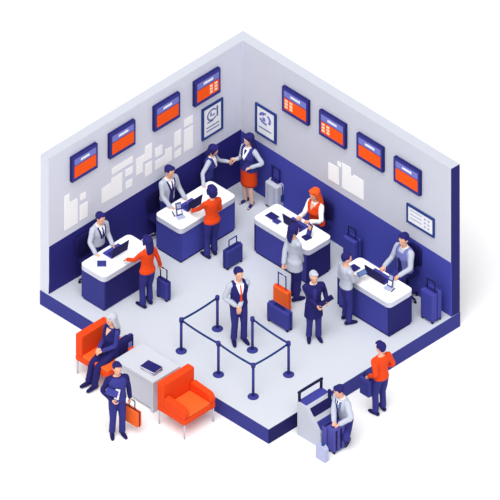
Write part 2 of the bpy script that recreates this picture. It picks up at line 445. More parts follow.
# ------------------------------------------------------------------ office chairs
def office_chair(px, py, rz, label, lift=0):
    r = thing('office_chair', label, 'chair', at(px, py), rz, 'office chairs behind the desks')    # faces local +X
    h = .40+lift
    obj('seat', rslab(NB(), -.17, .17, -.18, .18, h, h+.07, .08), 'deep_navy', r, bevel=.02, seg=3)
    pts = round_poly([(0,-.18,h+.12),(0,.18,h+.12),(0,.18,h+.56),(0,-.18,h+.56)], .10)
    bm = prism(NB(), [(-.21-.03*(1-(p.y/.18)**2), p.y, p.z) for p in pts], [(-.165-.03*(1-(p.y/.18)**2), p.y, p.z) for p in pts])
    obj('backrest', bm, 'deep_navy', r, bevel=.012)
    obj('back_support', tube(NB(), [(-.08,0,h),(-.20,0,h+.02),(-.225,0,h+.2)], .016, 8), 'ink', r, smooth=True)
    obj('gas_column', cyl(NB(), (0,0,.1), .03, .025, h-.1, 14), 'ink', r)
    for k in range(5):
        a = R(72*k+20); x, y = math.cos(a)*.20, math.sin(a)*.20
        lg = obj('leg', tube(NB(), [(0,0,.12),(x*.6,y*.6,.10),(x,y,.08)], [.026,.022,.018], 8), 'deep_navy', r, smooth=True)
        bm = NB(); tube(bm, [(x-.012*math.sin(a),y+.012*math.cos(a),.030),(x+.012*math.sin(a),y-.012*math.cos(a),.030)], .028, 12, cap=False)
        obj('caster', bm, 'ink', lg, smooth=True)
    return r

# ------------------------------------------------------------------ suitcases
def suitcase(px, py, X, Y, h, label, m='case_indigo', m2='navy', z=0.0, handle='X', hh=.25, wheels=True, group=None, hm='ink', ribs=3, rib_m=None, name='suitcase', cat='suitcase', hx=0, seam=True):
    """px,py: nearest bottom corner; X,Y,h sizes"""
    f = at(px, py, z); root = thing(name, label, cat, (f.x-X/2, f.y+Y/2, z))
    if group: root['group'] = group
    w = .045 if wheels else 0
    body = obj('shell', box(NB(), -X/2, X/2, -Y/2, Y/2, w, h), m, root, bevel=min(.03, min(X,Y)*.2), seg=3)
    long = 'X' if X > Y else 'Y'
    if seam:      # zip line round the middle of the narrow side
        bm = NB(); s = .004
        if long == 'X': box(bm, -X/2-s, X/2+s, -.008, .008, w-s+.004, h+s)
        else: box(bm, -.008, .008, -Y/2-s, Y/2+s, w-s+.004, h+s)
        obj('zip', bm, m2, root)
    if ribs:
        rm = rib_m or m2
        bm = NB()
        for k in range(ribs):
            if long == 'X':
                c = -X/2+X*(k+.5)/ribs; box(bm, c-X*.06, c+X*.06, -Y/2-.006, Y/2+.006, w+.05, h-.05)
            else:
                c = -Y/2+Y*(k+.5)/ribs; box(bm, -X/2-.006, X/2+.006, c-Y*.06, c+Y*.06, w+.05, h-.05)
        obj('ribs', bm, rm, root)
    a = min(.1, (X if handle == 'X' else Y)*.3)
    def hp(u, zz): return (u+hx, 0, zz) if handle == 'X' else (0, u+hx, zz)
    hd = obj('telescopic_handle' if hh > .15 else 'handle', tube(NB(), [hp(-a,h-.01),hp(-a,h+hh-.02),hp(-a+.015,h+hh),hp(a-.015,h+hh),hp(a,h+hh-.02),hp(a,h-.01)], .012, 8, k=2), hm, root, smooth=True)
    bm = box(NB(), *((-a*1.5, a*1.5, -.03, .03) if handle == 'X' else (-.03, .03, -a*1.5, a*1.5)), h-.005, h+.014)
    obj('handle_plate', bm, m2, root, bevel=.004)
    if wheels:
        for sx in (-1,1):
            for sy in (-1,1):
                cx, cy = sx*(X/2-.035), sy*(Y/2-.03)
                obj('wheel', tube(NB(), [(cx,cy-.012,.028),(cx,cy+.012,.028)], .028, 14, cap=False), 'ink', root, smooth=True)
    return root
suitcase(166.6,303.2,.285,.13,.45,'small indigo suitcase held by the long-haired woman at the leftmost desk', handle='X', hh=.27, ribs=0)
suitcase(227.6,271.4,.145,.42,.44,'indigo suitcase standing behind the bob-haired woman in orange', handle='Y', hh=.2, ribs=0, m='indigo', hm='frame_blue')
s3 = suitcase(277,213.5,.33,.27,.60,'pale grey suitcase against the right wall with a navy luggage tag', m='case_grey', m2='pale_lavender', handle='X', hh=.32, hm='deep_navy', ribs=2)
obj('strap', tube(NB(), [(.05,0,.61),(.16,0,.6),(.175,0,.5),(.176,.0,.38)], .008, 8), 'navy', s3, smooth=True)
obj('luggage_tag', box(NB(), .168,.19,-.045,.045,.22,.38), 'frame_blue', s3, bevel=.008)
obj('handle_grip', box(NB(), -.1,.1,-.045,.045,.60,.63), 'navy', s3, bevel=.01)
suitcase(354.4,268.6,.32,.20,.61,'indigo suitcase against the right wall behind the rightmost desk\'s far end', handle='X', hh=.21, ribs=0, m='indigo_lighter', m2='navy')
suitcase(432.4,325.4,.33,.26,.70,'large indigo suitcase standing alone at the right end of the room', handle='X', hh=.21, ribs=0, m='indigo_lighter', m2='navy')
suitcase(287.2,313.6,.39,.12,.47,'orange suitcase held by the customer in the long grey shirt', handle='X', hh=.32, hx=.0, m='orange_bag', m2='orange', ribs=0, hm='frame_blue')
suitcase(287.3,333.6,.56,.16,.44,'wide indigo suitcase standing in front of the orange one', handle='X', hh=.04, m='case_indigo', m2='navy', ribs=0, hm='ink')

# ------------------------------------------------------------------ queue barrier
PH = .78
def post(px, py, label):
    r = thing('barrier_post', label, 'barrier post', at(px, py), 0, 'belt barrier posts of the queue')
    obj('base', lathe(NB(), [(.105,0),(.108,.012),(.09,.028),(.03,.04)], 32), 'indigo', r, smooth=True)
    obj('pole', cyl(NB(), (0,0,.035), .027, .027, PH-.1, 20), 'indigo', r, smooth=True)
    obj('belt_head', lathe(NB(), [(.034,PH-.075),(.042,PH-.07),(.042,PH-.005),(.036,PH+.01),(.012,PH+.02)], 24), 'indigo', r, smooth=True)
    obj('collar', lathe(NB(), [(.034,.038),(.034,.075),(.028,.08)], 20), 'navy', r, smooth=True)
    return r
PP = {'A':(181.2,351.3,'leftmost barrier post of the queue'), 'B':(217.4,329,'barrier post farthest back, left of the waiting man'),
      'C':(218.4,374.8,'barrier post in the middle of the front belt'), 'D':(253.2,396.8,'nearest barrier post, at the front corner of the queue'),
      'E':(288.6,374.8,'rightmost barrier post of the queue'), 'F':(252.4,350.3,'barrier post just right of the waiting man\'s feet')}
for k, (x, y, lb) in PP.items(): post(x, y, lb)
def belt(a, b, label):
    p = at(*PP[a][:2]); q = at(*PP[b][:2]); d = q-p; L = d.length
    r = thing('barrier_belt', label, 'barrier belt', p, math.atan2(d.y, d.x), 'belts between the barrier posts')
    n = 12; bm = NB(); rows = []
    for i in range(n+1):
        u = i/n; x = .04+(L-.08)*u; sag = -.02*4*u*(1-u)
        rows.append([bm.verts.new((x, y, PH-.035+sag+z)) for y, z in ((-.004,-.026),(.004,-.026),(.004,.026),(-.004,.026))])
    for s, t in zip(rows, rows[1:]):
        for i in range(4): bm.faces.new((s[i], s[(i+1)%4], t[(i+1)%4], t[i]))
    bm.faces.new(rows[0]); bm.faces.new(rows[-1]); obj('webbing', bm, 'frame_blue', r)
    for x in (.045, L-.045): obj('belt_clip', box(NB(), x-.012, x+.012, -.012, .012, PH-.07, PH-.002), 'navy', r)
belt('B','A','barrier belt on the left side, running to the farthest post'); belt('A','C','left length of the front barrier belt'); belt('C','D','right length of the front barrier belt')
belt('D','E','barrier belt from the nearest post to the rightmost post'); belt('E','F','barrier belt behind, from the rightmost post to the waiting man')

# ------------------------------------------------------------------ armchairs, table
def armchair(px, py, X, Y, bh, label, arms):
    f = at(px, py, GZ); r = thing('armchair', label, 'armchair', (f.x-X/2, f.y+Y/2, GZ), 0, 'two orange armchairs')
    x0, x1, y0, y1 = -X/2, X/2, -Y/2, Y/2; lg = .34
    obj('seat_base', box(NB(), x0, x1, y0, y1, lg, .46), 'orange', r, bevel=.015)
    obj('backrest', box(NB(), x0, x0+.17, y0, y1, .462, bh), 'orange', r, bevel=.02)
    ya = y0+.13 if 'near' in arms else y0; yb = y1-.13 if 'far' in arms else y1
    obj('seat_cushion', box(NB(), x0+.175, x1-.005, ya+.004, yb-.004, .462, .53), 'orange_bag', r, bevel=.025, seg=3)
    def arm(a, b):
        pts = round_poly([(x0+.175,0,.462),(x1,0,.462),(x1,0,.60),(x1-.06,0,.68),(x0+.175,0,.72)], .05)
        bm = prism(NB(), [(p.x, a, p.z) for p in pts], [(p.x, b, p.z) for p in pts]); obj('armrest', bm, 'orange', r, bevel=.012)
    if 'near' in arms: arm(y0, y0+.13)
    if 'far' in arms: arm(y1-.13, y1)
    for sx in (x0+.03, x1-.03):
        for sy in (y0+.03, y1-.03): obj('leg', tube(NB(), [(sx,sy,0),(sx,sy,lg)], [.014,.018], 12, cap=False), 'chrome', r, smooth=True)
    return r
armchair(184.4,440.5,.73,.83,1.0,'empty orange armchair with low arms right of the table','near far')
armchair(107.6,393.3,.86,.76,.96,'orange armchair on which the grey-haired woman sits','far')
f = at(153.2,413.8,GZ); X, Y = 1.02, .72
tb = thing('low_table', 'pale grey panel table between the two orange armchairs', 'table', (f.x-X/2, f.y+Y/2, GZ)); H = .745
obj('tabletop', box(NB(), -X/2, X/2, -Y/2, Y/2, H-.055, H), 'table', tb, bevel=.006)
obj('side_panel', box(NB(), X/2-.07, X/2-.01, -Y/2+.01, Y/2-.01, 0, H-.055), 'table_side', tb, bevel=.004)
obj('side_panel', box(NB(), -X/2+.01, -X/2+.07, -Y/2+.01, Y/2-.01, 0, H-.055), 'table_side', tb, bevel=.004)
obj('front_panel', box(NB(), -X/2+.07, X/2-.07, -Y/2+.05, -Y/2+.09, .05, H-.055), 'table_side', tb, bevel=.004)
TZ = GZ+H
def book(px, py, z, rz, label, a=.34, b=.24, th=.04):
    r = thing('book', label, 'book', at(px, py, z), rz, None)
    obj('page_block', box(NB(), -a/2+.008, a/2-.008, -b/2+.003, b/2-.01, .005, th-.005), 'paper', r)
    bm = NB(); box(bm, -a/2, a/2, -b/2, b/2, 0, .005); box(bm, -a/2, a/2, -b/2, b/2, th-.005, th); box(bm, -a/2, a/2, b/2-.006, b/2, .005, th-.005)
    obj('cover', bm, 'navy', r)
book(151.6,369.6,TZ,R(0),'lower of two navy books stacked on the pale table')
book(151.2,369.6-.04*KV,TZ+.0402,R(6),'upper of two navy books stacked on the pale table')

# ------------------------------------------------------------------ bag-drop kiosk
f = at(297.2,434.6,GZ)          # left bottom corner
X, Y = .62, .64
ki = thing('bag_drop_kiosk', 'grey stepped bag-drop kiosk with dark slots and a navy rail', 'kiosk', (f.x, f.y, GZ))
prof = [(0,0),(X,0),(X,.22),(X-.012,.36),(.24,.80),(0,.80)]
side = lambda y: [(x, y, z) for x, z in prof]
obj('body', prism(NB(), side(0), side(Y)), 'kiosk', ki, bevel=.008)
obj('top_panel', box(NB(), .015, .225, .02, Y-.02, .795, .81), 'indigo_lighter', ki, bevel=.004)
def slanted(u0, u1, y0, y1, out, m, nm):
    a = V((X-.012,0,.36)); b = V((.24,0,.80)); d = a-b; n = V((-d.z,0,d.x)).normalized()
    if n.x < 0: n = -n
    q = round_poly([b.lerp(a,u0)+V((0,y0,0)), b.lerp(a,u0)+V((0,y1,0)), b.lerp(a,u1)+V((0,y1,0)), b.lerp(a,u1)+V((0,y0,0))], .03)
    return obj(nm, prism(NB(), [p-n*.002 for p in q], [p+n*out for p in q]), m, ki)
slanted(.12,.44,.05,Y-.05,.008,'deep_navy','upper_slot'); slanted(.62,.96,.05,Y-.05,.008,'indigo','lower_slot')
obj('rail', tube(NB(), [(.03,.03,.80),(.03,.03,.98),(.03,.05,1.01),(.03,Y-.05,1.01),(.03,Y-.03,.98),(.03,Y-.03,.80)], .029, 12, k=3), 'ink', ki, smooth=True)
obj('card_slot_post', box(NB(), .27,.33,Y-.10,Y-.05,.70,.93), 'navy', ki, bevel=.01)
f = at(325,463.5,GZ)
lp = thing('tag_dispenser', 'pale lavender upright panel with a navy knob at the kiosk\'s foot', 'tag dispenser', (f.x,f.y,GZ))
pts = round_poly([(-.25,0,0),(0,0,0),(0,0,.30),(-.06,0,.36),(-.25,0,.33)], .03)
obj('panel', prism(NB(), [(p.x,0,p.z) for p in pts], [(p.x,.10,p.z) for p in pts]), 'pale_lavender', lp, bevel=.008)
obj('knob', tube(NB(), [(-.10,.05,.34),(-.10,.05,.39)], .032, 14), 'frame_blue', lp, smooth=True)
suitcase(334.2,455.6,.19,.36,.60,'indigo ribbed suitcase under the hands of the man in the grey jacket', z=GZ, m='case_lilac', m2='navy', ribs=3, rib_m='deep_navy', handle='Y', hh=.02, hm='navy', seam=False)
suitcase(326.2,452.2,.13,.32,.57,'narrow indigo ribbed suitcase between the kiosk and the other ribbed case', z=GZ, m='case_lilac', m2='navy', ribs=2, rib_m='deep_navy', handle='Y', hh=.02, hm='navy', seam=False)
# ------------------------------------------------------------------ people
def lerp_prof(prof, z):
    if z <= prof[0][0]: return prof[0][1:]
    for a, b in zip(prof, prof[1:]):
        if z <= b[0]:
            t = (z-a[0])/(b[0]-a[0]); t = t*t*(3-2*t); return tuple(a[i]+(b[i]-a[i])*t for i in (1,2,3))
    return prof[-1][1:]
#        z    cx    depth width
MAN = [(.84,.0,.105,.150),(.93,.0,.115,.165),(1.04,.005,.100,.148),(1.14,.01,.098,.145),(1.28,.008,.112,.168),(1.38,-.005,.104,.178),(1.435,-.01,.080,.150),(1.47,-.012,.060,.085),(1.50,-.01,.055,.058)]
WOM = [(.84,.0,.110,.158),(.93,.0,.118,.170),(1.04,.005,.092,.132),(1.12,.008,.086,.122),(1.26,.022,.110,.142),(1.36,.0,.094,.152),(1.43,-.01,.072,.125),(1.465,-.012,.050,.070),(1.50,-.01,.046,.048)]
def ik(a, t, l1, l2, pole):
    d = t-a; L = d.length
    if L > (l1+l2)*.995: t = a+d*((l1+l2)*.995/L); d = t-a; L = d.length
    x = (l1*l1-l2*l2+L*L)/(2*L); h = math.sqrt(max(0, l1*l1-x*x)); u = d.normalized()
    p = (pole-u*pole.dot(u)); p = p.normalized() if p.length > 1e-4 else V((0,0,1))
    return a+u*x+p*h, t
def person(label, px, py, gz, phi, scale=1.0, sex='m', lean=0, hip=(0,.92), rh=None, lh=None, rpole=(-.5,-.6,-.4), lpole=(-.5,.6,-.4),
           feet=((.03,.10),(.0,-.10)), footz=0, toes=(12,-12), kpole=(1,0,0), yaw=0, pitch=0, top='shirt', topm='shirt_grey', legs='trousers', legm='trouser_indigo',
           hair='short', hairm='hair_navy', extras=(), rcurl=.5, lcurl=.5, rn=None, ln=None, rd=None, ld=None, skin='skin', shoem='shoe', vestm='trouser_navy', tiem='trouser_navy', group=None, knees=None):
    root = thing('person', label, 'person', at(px, py, gz), R(phi), group)
    root.scale = (scale,)*3
    base = at(px, py, gz); rot = M.Rotation(-R(phi), 3, 'Z')
    def loc(t):                     # (px,py,z above the ground) -> person's own space
        if len(t) == 4: return V(t[:3])      # already local (x,y,z,'l')
        p = at(t[0], t[1], gz+t[2]); return (rot @ (p-base))/scale
    prof = MAN if sex == 'm' else WOM
    hx, hz = hip; RL = M.Rotation(R(lean), 3, 'Y')
    def U(p): p = V(p); return RL @ (p-V((0,0,.92))) + V((hx,0,hz))
    def RU(bm):
        for v in bm.verts: v.co = U(v.co)
        return bm
    shw = .178 if sex == 'm' else .150
    sh = {1: U((-.005, shw, 1.405)), -1: U((-.005, -shw, 1.405))}
    rest = {1: (.05,.24,.86), -1: (.05,-.24,.86)}
    W = {}; E = {}
    for s, h, pole in ((1, lh, lpole), (-1, rh, rpole)):
        t = loc(h) if h else U(rest[s])
        E[s], W[s] = ik(sh[s], t, .285, .255, V(pole))
    hips = {1: V((hx, .085, hz-.02)), -1: V((hx, -.085, hz-.02))}
    AN = {}; KN = {}
    for s, f in ((1, feet[0]), (-1, feet[1])):
        z = (f[2] if len(f) > 2 else footz)+.085
        kp = V(kpole) if knees is None else V(knees[0 if s == 1 else 1])
        KN[s], AN[s] = ik(hips[s], V((f[0], f[1], z)), .42, .40, kp)
    m_arm = 1.0 if sex == 'm' else .84
    # ---- pieces
    def torso(bm, off, z0, z1, wid=0, seg=24):
        n = max(4, int((z1-z0)/.03)); rings = []
        for i in range(n+1):
            z = z0+(z1-z0)*i/n; cx, d, w = lerp_prof(prof, z); d += off; w += off+wid
            rings.append([bm.verts.new(U((cx+math.cos(2*PI*k/seg)*d, math.sin(2*PI*k/seg)*w, z))) for k in range(seg)])
        for a, b in zip(rings, rings[1:]):
            for k in range(seg): bm.faces.new((a[k], a[(k+1)%seg], b[(k+1)%seg], b[k]))
        bm.faces.new(list(reversed(rings[0]))); bm.faces.new(rings[-1])
    def arm(bm, s, off, frac=1.0):
        a = sh[s]; e_ = E[s]; w = W[s]; inn = U((-.005, s*(shw-.06), 1.40))
        end = e_.lerp(w, frac)
        tube(bm, [inn, a, a.lerp(e_,.5), e_, e_.lerp(end,.5), end], [.052*m_arm+off,.056*m_arm+off,.047*m_arm+off,.041*m_arm+off,.038*m_arm+off,(.026*m_arm+off*.9)+(.01 if off else 0)], 14, 3)
    def leg(bm, s, off, frac=1.0, straight=0):
        h = hips[s]; k = KN[s]; a = AN[s]; end = k.lerp(a, frac)
        pts = [h+V((0,0,.03)) , h.lerp(k,.5), k, k.lerp(end,.45), end]
        rr = [.092+off*.3,.074+off,.055+off,.052+off,.036+off+straight]
        tube(bm, pts, rr, 16, 3)
    # ---- body
    b = NB(); torso(b, -.006, .86, 1.49)
    ellips(b, U((0,0,.92)), (.11,.15,.10))
    tube(b, [U((-.012,0,1.44)), U((-.006,0,1.50)), U((.008,0,1.57))], [.06,.052 if sex=='m' else .044,.05 if sex=='m' else .044], 14)
    HR = M.Rotation(R(yaw), 3, 'Z') @ M.Rotation(R(pitch), 3, 'Y'); hc = V((.0,0,1.56)); hs = 1.08
    def Hd(p): return U(hc + HR @ ((V(p)-hc)*hs))
    rotH = RL @ HR
    def hel(bm, c, r, u=16, v=12): ellips(bm, Hd(c), tuple(x*hs for x in r), rotH, u, v)
    hel(b, (.0,0,1.665), (.094,.076,.098)); hel(b, (.030,0,1.615), (.062,.056,.070)); hel(b, (.048,0,1.568), (.038,.036,.032))
    hel(b, (.092,0,1.628), (.018,.011,.016)); hel(b, (.084,0,1.650), (.014,.009,.026))
    hel(b, (.078,0,1.590), (.014,.024,.010))
    for s in (1,-1): hel(b, (-.002,s*.078,1.645), (.017,.008,.030)); hel(b, (.066,s*.03,1.678), (.024,.026,.010))
    for s in (1,-1): arm(b, s, 0); leg(b, s, 0)
    for s in (1,-1):
        tr = R(toes[0 if s == 1 else 1]); fd = V((math.cos(tr), math.sin(tr), 0)); A = AN[s]
        tube(b, [A+V((0,0,.02)), A-V((0,0,.04)), A+fd*.08-V((0,0,.055)), A+fd*.15-V((0,0,.062))], [.035,.034,.030,.022], 10)
    b = remesh(b, .0115, 2)
    # hands, each finger its own bent chain
    for s in (1,-1):
        w = W[s]; d = (w-E[s]).normalized()
        dd = (rd if s == -1 else ld); nn = (rn if s == -1 else ln); cu = rcurl if s == -1 else lcurl
        if dd: d = V(dd).normalized()
        n = V(nn) if nn else (V((0,-s,0)) if d.z < -.6 else V((0,0,-1)))
        n = (n-d*n.dot(d)).normalized(); sd = d.cross(n)*(1)   # across the palm
        # thumb side: for hanging hands towards the front; for palms down towards the middle
        th = sd if sd.dot(V((1,0,0)) if abs(n.y) > .6 else V((0,-s,0))) > 0 else -sd
        hsz = 1.08 if sex == 'm' else .95
        tube(b, [w-d*.02, w+d*.02*hsz, w+d*.055*hsz, w+d*.085*hsz], [(.022,.022),(.028,.018),(.038,.015),(.038,.013)], 12, 2, ref=n)
        for k in range(4):
            L = (.060,.074,.080,.070)[k]*hsz if True else 0
            off = th*((k-1.5)*.0195*hsz); p = w+d*.075*hsz+off; a = 0; pts = [p.copy()]; cur = p+d*.012; pts.append(cur.copy())
            for j, fr in enumerate((.45,.32,.23)):
                a += cu*(.6 if j == 0 else 1.0); v = d*math.cos(a)+n*math.sin(a); cur = cur+v*L*fr; pts.append(cur.copy())
            tube(b, pts, [.0095,.0095,.0090,.0082,.0070], 8, 1)
        p = w+d*.025*hsz+th*.026*hsz
        tv = (d*.62+th*.62+n*.45).normalized(); tv2 = (d*.8+th*.15+n*(.3+cu*.35)).normalized()
        tube(b, [p, p+tv*.030, p+tv*.030+tv2*.028, p+tv*.030+tv2*.050], [.014,.0115,.0105,.008], 8, 1)
    obj('body', b, skin, root, smooth=True)
    # face
    for s in (1,-1):
        bm = NB(); hel(bm, (.0855,s*.030,1.655), (.006,.008,.0045), 10, 6); obj('eye', bm, 'eye', root, smooth=True)
    bm = NB(); hel(bm, (.0885,0,1.597), (.010,.020,.005), 10, 6); obj('mouth', bm, 'lips', root, smooth=True)
    # hair
    b = NB()
    if hair in ('short','side'):
        hel(b, (-.024,0,1.690), (.096,.086,.096)); hel(b, (.034,0,1.757), (.058,.070,.028)); hel(b, (-.056,0,1.640), (.046,.068,.066))
        hel(b, (.064,.022,1.752), (.030,.046,.020))
        for s in (1,-1): hel(b, (.022,s*.074,1.700), (.022,.012,.040))
    elif hair == 'bob':
        hel(b, (-.018,0,1.690), (.106,.098,.098)); hel(b, (-.045,0,1.630), (.070,.094,.095)); hel(b, (.050,0,1.742), (.050,.074,.034))
        for s in (1,-1): hel(b, (.022,s*.078,1.665), (.040,.022,.085))
    elif hair == 'long':
        hel(b, (-.018,0,1.690), (.104,.096,.098)); hel(b, (.050,.0,1.742), (.050,.074,.034))
        tube(b, [Hd((-.05,0,1.68)), Hd((-.075,0,1.58)), Hd((-.095,0,1.47)), Hd((-.105,0,1.36)), Hd((-.10,0,1.31))], [(.09,.05),(.096,.052),(.104,.046),(.100,.036),(.070,.016)], 16, 3, ref=rotH @ V((1,0,0)))
        for s in (1,-1): tube(b, [Hd((.012,s*.074,1.72)), Hd((.0,s*.082,1.64)), Hd((-.025,s*.088,1.54)), Hd((-.05,s*.088,1.43))], [.026,.032,.036,.022], 10, 3)
    elif hair == 'mid':
        hel(b, (-.018,0,1.690), (.104,.094,.098)); hel(b, (.050,.0,1.742), (.050,.072,.034))
        tube(b, [Hd((-.05,0,1.68)), Hd((-.075,0,1.60)), Hd((-.090,0,1.50)), Hd((-.095,0,1.42))], [(.088,.05),(.094,.052),(.092,.044),(.070,.022)], 16, 3, ref=rotH @ V((1,0,0)))
        for s in (1,-1): hel(b, (.01,s*.082,1.66), (.036,.018,.085))
    obj('hair', remesh(b, .0105, 3), hairm, root, smooth=True)
    if 'beard' in extras: pass
    # ---- clothes
    def strips(name, rows, off, m, thick=.012, zmax=None):
        """rows of (z, y0, y1) laid on the chest"""
        bm = NB(); grid = []; back = []
        nr = []
        for a, c in zip(rows, rows[1:]):
            st = max(1, int(abs(a[0]-c[0])/.02))
            for j in range(st): nr.append(tuple(a[i]+(c[i]-a[i])*j/st for i in range(3)))
        nr.append(rows[-1])
        for z, y0, y1 in nr:
            cx, dpt, w = lerp_prof(prof, z); rowf, rowb = [], []
            for j in range(5):
                y = y0+(y1-y0)*j/4; w2 = w+.03; x = cx+(dpt+off)*math.sqrt(max(.05, 1-(y/w2)**2))
                rowf.append(bm.verts.new(U((x, y, z)))); rowb.append(bm.verts.new(U((x-thick-.01, y, z))))
            grid.append(rowf); back.append(rowb)
        n = len(grid)
        for i in range(n-1):
            for j in range(4):
                bm.faces.new((grid[i][j],grid[i][j+1],grid[i+1][j+1],grid[i+1][j])); bm.faces.new((back[i][j],back[i+1][j],back[i+1][j+1],back[i][j+1]))
            bm.faces.new((grid[i][0],grid[i+1][0],back[i+1][0],back[i][0])); bm.faces.new((grid[i][4],back[i][4],back[i+1][4],grid[i+1][4]))
        bm.faces.new(grid[0]+list(reversed(back[0]))); bm.faces.new(grid[-1]+list(reversed(back[-1])))
        bmesh.ops.recalc_face_normals(bm, faces=bm.faces)
        return obj(name, bm, m, root, smooth=False)
    VX = .0165
    long_z = {'shirt': .93, 'vest': .93, 'blouse': .90, 'jacket': .80, 'tunic': .74, 'coat': .62, 'slipover': .93}[top]
    seated = hz < .75
    if seated: long_z = max(long_z, .88)
    b = NB(); torso(b, VX, max(long_z,.86), 1.468)
    if long_z < .86:                          # skirts of the coat
        n = 8; rings = []
        for i in range(n+1):
            z = .98+(long_z-.98)*i/n; cx, dd_, w_ = lerp_prof(prof, max(z,.90)); fl_ = .02+(0.98-z)*.10
            rings.append([b.verts.new(U((cx+math.cos(2*PI*k/24)*(dd_+fl_), math.sin(2*PI*k/24)*(w_+fl_*.8), z))) for k in range(24)])
        for a, c in zip(rings, rings[1:]):
            for k in range(24): b.faces.new((a[k], a[(k+1)%24], c[(k+1)%24], c[k]))
        b.faces.new(rings[0]); b.faces.new(list(reversed(rings[-1])))
    for s in (1,-1): arm(b, s, .013 if top not in ('jacket','coat','tunic') else .018, .97)
    obj({'shirt':'shirt','vest':'shirt','slipover':'shirt','blouse':'blouse','jacket':'jacket','tunic':'tunic','coat':'coat'}[top], remesh(b, .0125, 3), topm, root, smooth=True)
    if top in ('vest','slipover'):
        b = NB(); torso(b, .030, .90 if not seated else .93, 1.405 if top == 'vest' else 1.455, wid=-.006 if top == 'vest' else 0)
        for s in ((1,-1) if top == 'vest' else ()):      # shoulder straps
            tube(b, [U((.068,s*.095,1.33)), U((.05,s*.098,1.42)), U((-.005,s*.105,1.452)), U((-.06,s*.098,1.42)), U((-.08,s*.095,1.33))], [.05,.046,.042,.046,.05], 12, 3)
        obj('vest', remesh(b, .0125, 3), vestm, root, smooth=True)
    vo = .036 if top in ('vest','slipover') else .024
    if 'collar' in extras or 'tie' in extras:
        cm = 'shirt_white' if top != 'blouse' else topm
        b = NB(); seg = 20; r1 = []; r2 = []; r3 = []
        for k in range(seg):
            a = 2*PI*k/seg; fr = max(0, math.cos(a))
            r1.append(b.verts.new(U((-.010+math.cos(a)*.064, math.sin(a)*.068, 1.500-.028*fr))))
            r2.append(b.verts.new(U((-.010+math.cos(a)*.082, math.sin(a)*.088, 1.448-.02*fr))))
            r3.append(b.verts.new(U((-.010+math.cos(a)*.050, math.sin(a)*.052, 1.47-.03*fr))))
        for q1, q2 in ((r1,r2),(r2,r3),(r3,r1)):
            for k in range(seg): b.faces.new((q1[k], q1[(k+1)%seg], q2[(k+1)%seg], q2[k]))
        obj('collar', b, cm, root, smooth=True)
    if 'vneck' in extras:      # shirt front seen in the neck opening
        strips('shirt_front', [(1.450,-.080,.080),(1.34,-.052,.052),(1.20,-.006,.006)], vo, 'shirt_white')
    if 'trim' in extras:        # dark edging of the waistcoat
        for s in (1,-1): strips('lapel', [(1.455,s*.078,s*.112),(1.34,s*.050,s*.086),(1.17,s*.0,s*.038)], vo+.006, 'trouser_navy')
    if 'open' in extras:
        strips('waistcoat_front', [(1.30,-.008,.008),(1.24,-.045,.045),(.95,-.055,.055)], vo+.002, 'trouser_navy')
    if 'lapels' in extras:
        for s in (1,-1): strips('lapel', [(1.445,s*.050,s*.095),(1.32,s*.034,s*.085),(1.20,s*.012,s*.03)], vo+.006, 'line_blue')
    if 'coatfront' in extras:
        strips('coat_front', [(1.40,-.035,.035),(.98,-.04,.04)], vo, 'trouser_indigo')
    if 'lowneck' in extras: strips('neckline', [(1.452,-.055,.055),(1.40,-.035,.035),(1.33,-.004,.004)], vo, skin)
    if 'tie' in extras:
        strips('tie', [(1.445,-.016,.016),(1.42,-.011,.011),(1.10 if 'longtie' in extras else 1.26,-.022,.022),(1.07 if 'longtie' in extras else 1.23,-.004,.004)], vo+.012, tiem)
    if 'scarf' in extras: strips('neck_scarf', [(1.44,-.03,.03),(1.38,-.018,.018),(1.345,-.004,.004)], vo+.006, 'trouser_navy')
    if legs == 'trousers':
        b = NB()
        if seated: ellips(b, V((hx,0,hz)), (.125,.178,.115)); torso(b, .014, .90, 1.0)
        else: torso(b, .012, .855, .985)
        for s in (1,-1): leg(b, s, .014, .93, .018)
        obj('trousers', remesh(b, .0125, 3), legm, root, smooth=True)
    elif legs == 'skirt':
        b = NB(); rings = []
        for i in range(11):
            z = 1.03-.50*i/10; cx, dd_, w_ = lerp_prof(prof, max(z,.90)); fl_ = .022+(1.03-z)*.045
            rings.append([b.verts.new((hx+cx+math.cos(2*PI*k/28)*(dd_+fl_), math.sin(2*PI*k/28)*(w_+fl_*.4), z-.92+hz)) for k in range(28)])
        for a, c in zip(rings, rings[1:]):
            for k in range(28): b.faces.new((a[k], a[(k+1)%28], c[(k+1)%28], c[k]))
        b.faces.new(rings[0]); b.faces.new(list(reversed(rings[-1])))
        obj('skirt', b, legm, root, smooth=True)
    for s in (1,-1):
        tr = R(toes[0 if s == 1 else 1]); fd = V((math.cos(tr), math.sin(tr), 0)); A = AN[s]; gz_ = A.z-.085
        b = NB(); q = V((A.x, A.y, gz_))
        if 'heels' in extras:
            tube(b, [q-fd*.045+V((0,0,.055)), q+fd*.02+V((0,0,.045)), q+fd*.09+V((0,0,.028)), q+fd*.155+V((0,0,.020))], [.032,.033,.034,.020], 12)
            tube(b, [q-fd*.05+V((0,0,.05)), q-fd*.052+V((0,0,.004))], [.02,.012], 10)
        else:
            tube(b, [q-fd*.055+V((0,0,.048)), q+V((0,0,.055)), q+fd*.09+V((0,0,.040)), q+fd*.165+V((0,0,.030))], [.044,.048,.046,.034], 14)
        b = remesh(b, .0105, 2)
        for v in b.verts: v.co.z = max(v.co.z, gz_+.002)
        obj('shoe', b, shoem, root, smooth=True)
    root['_'] = 0; del root['_']
    return root, loc, W, E
SIT = dict(hip=(-.02,.56), feet=((.42,.10),(.40,-.10)), footz=0)
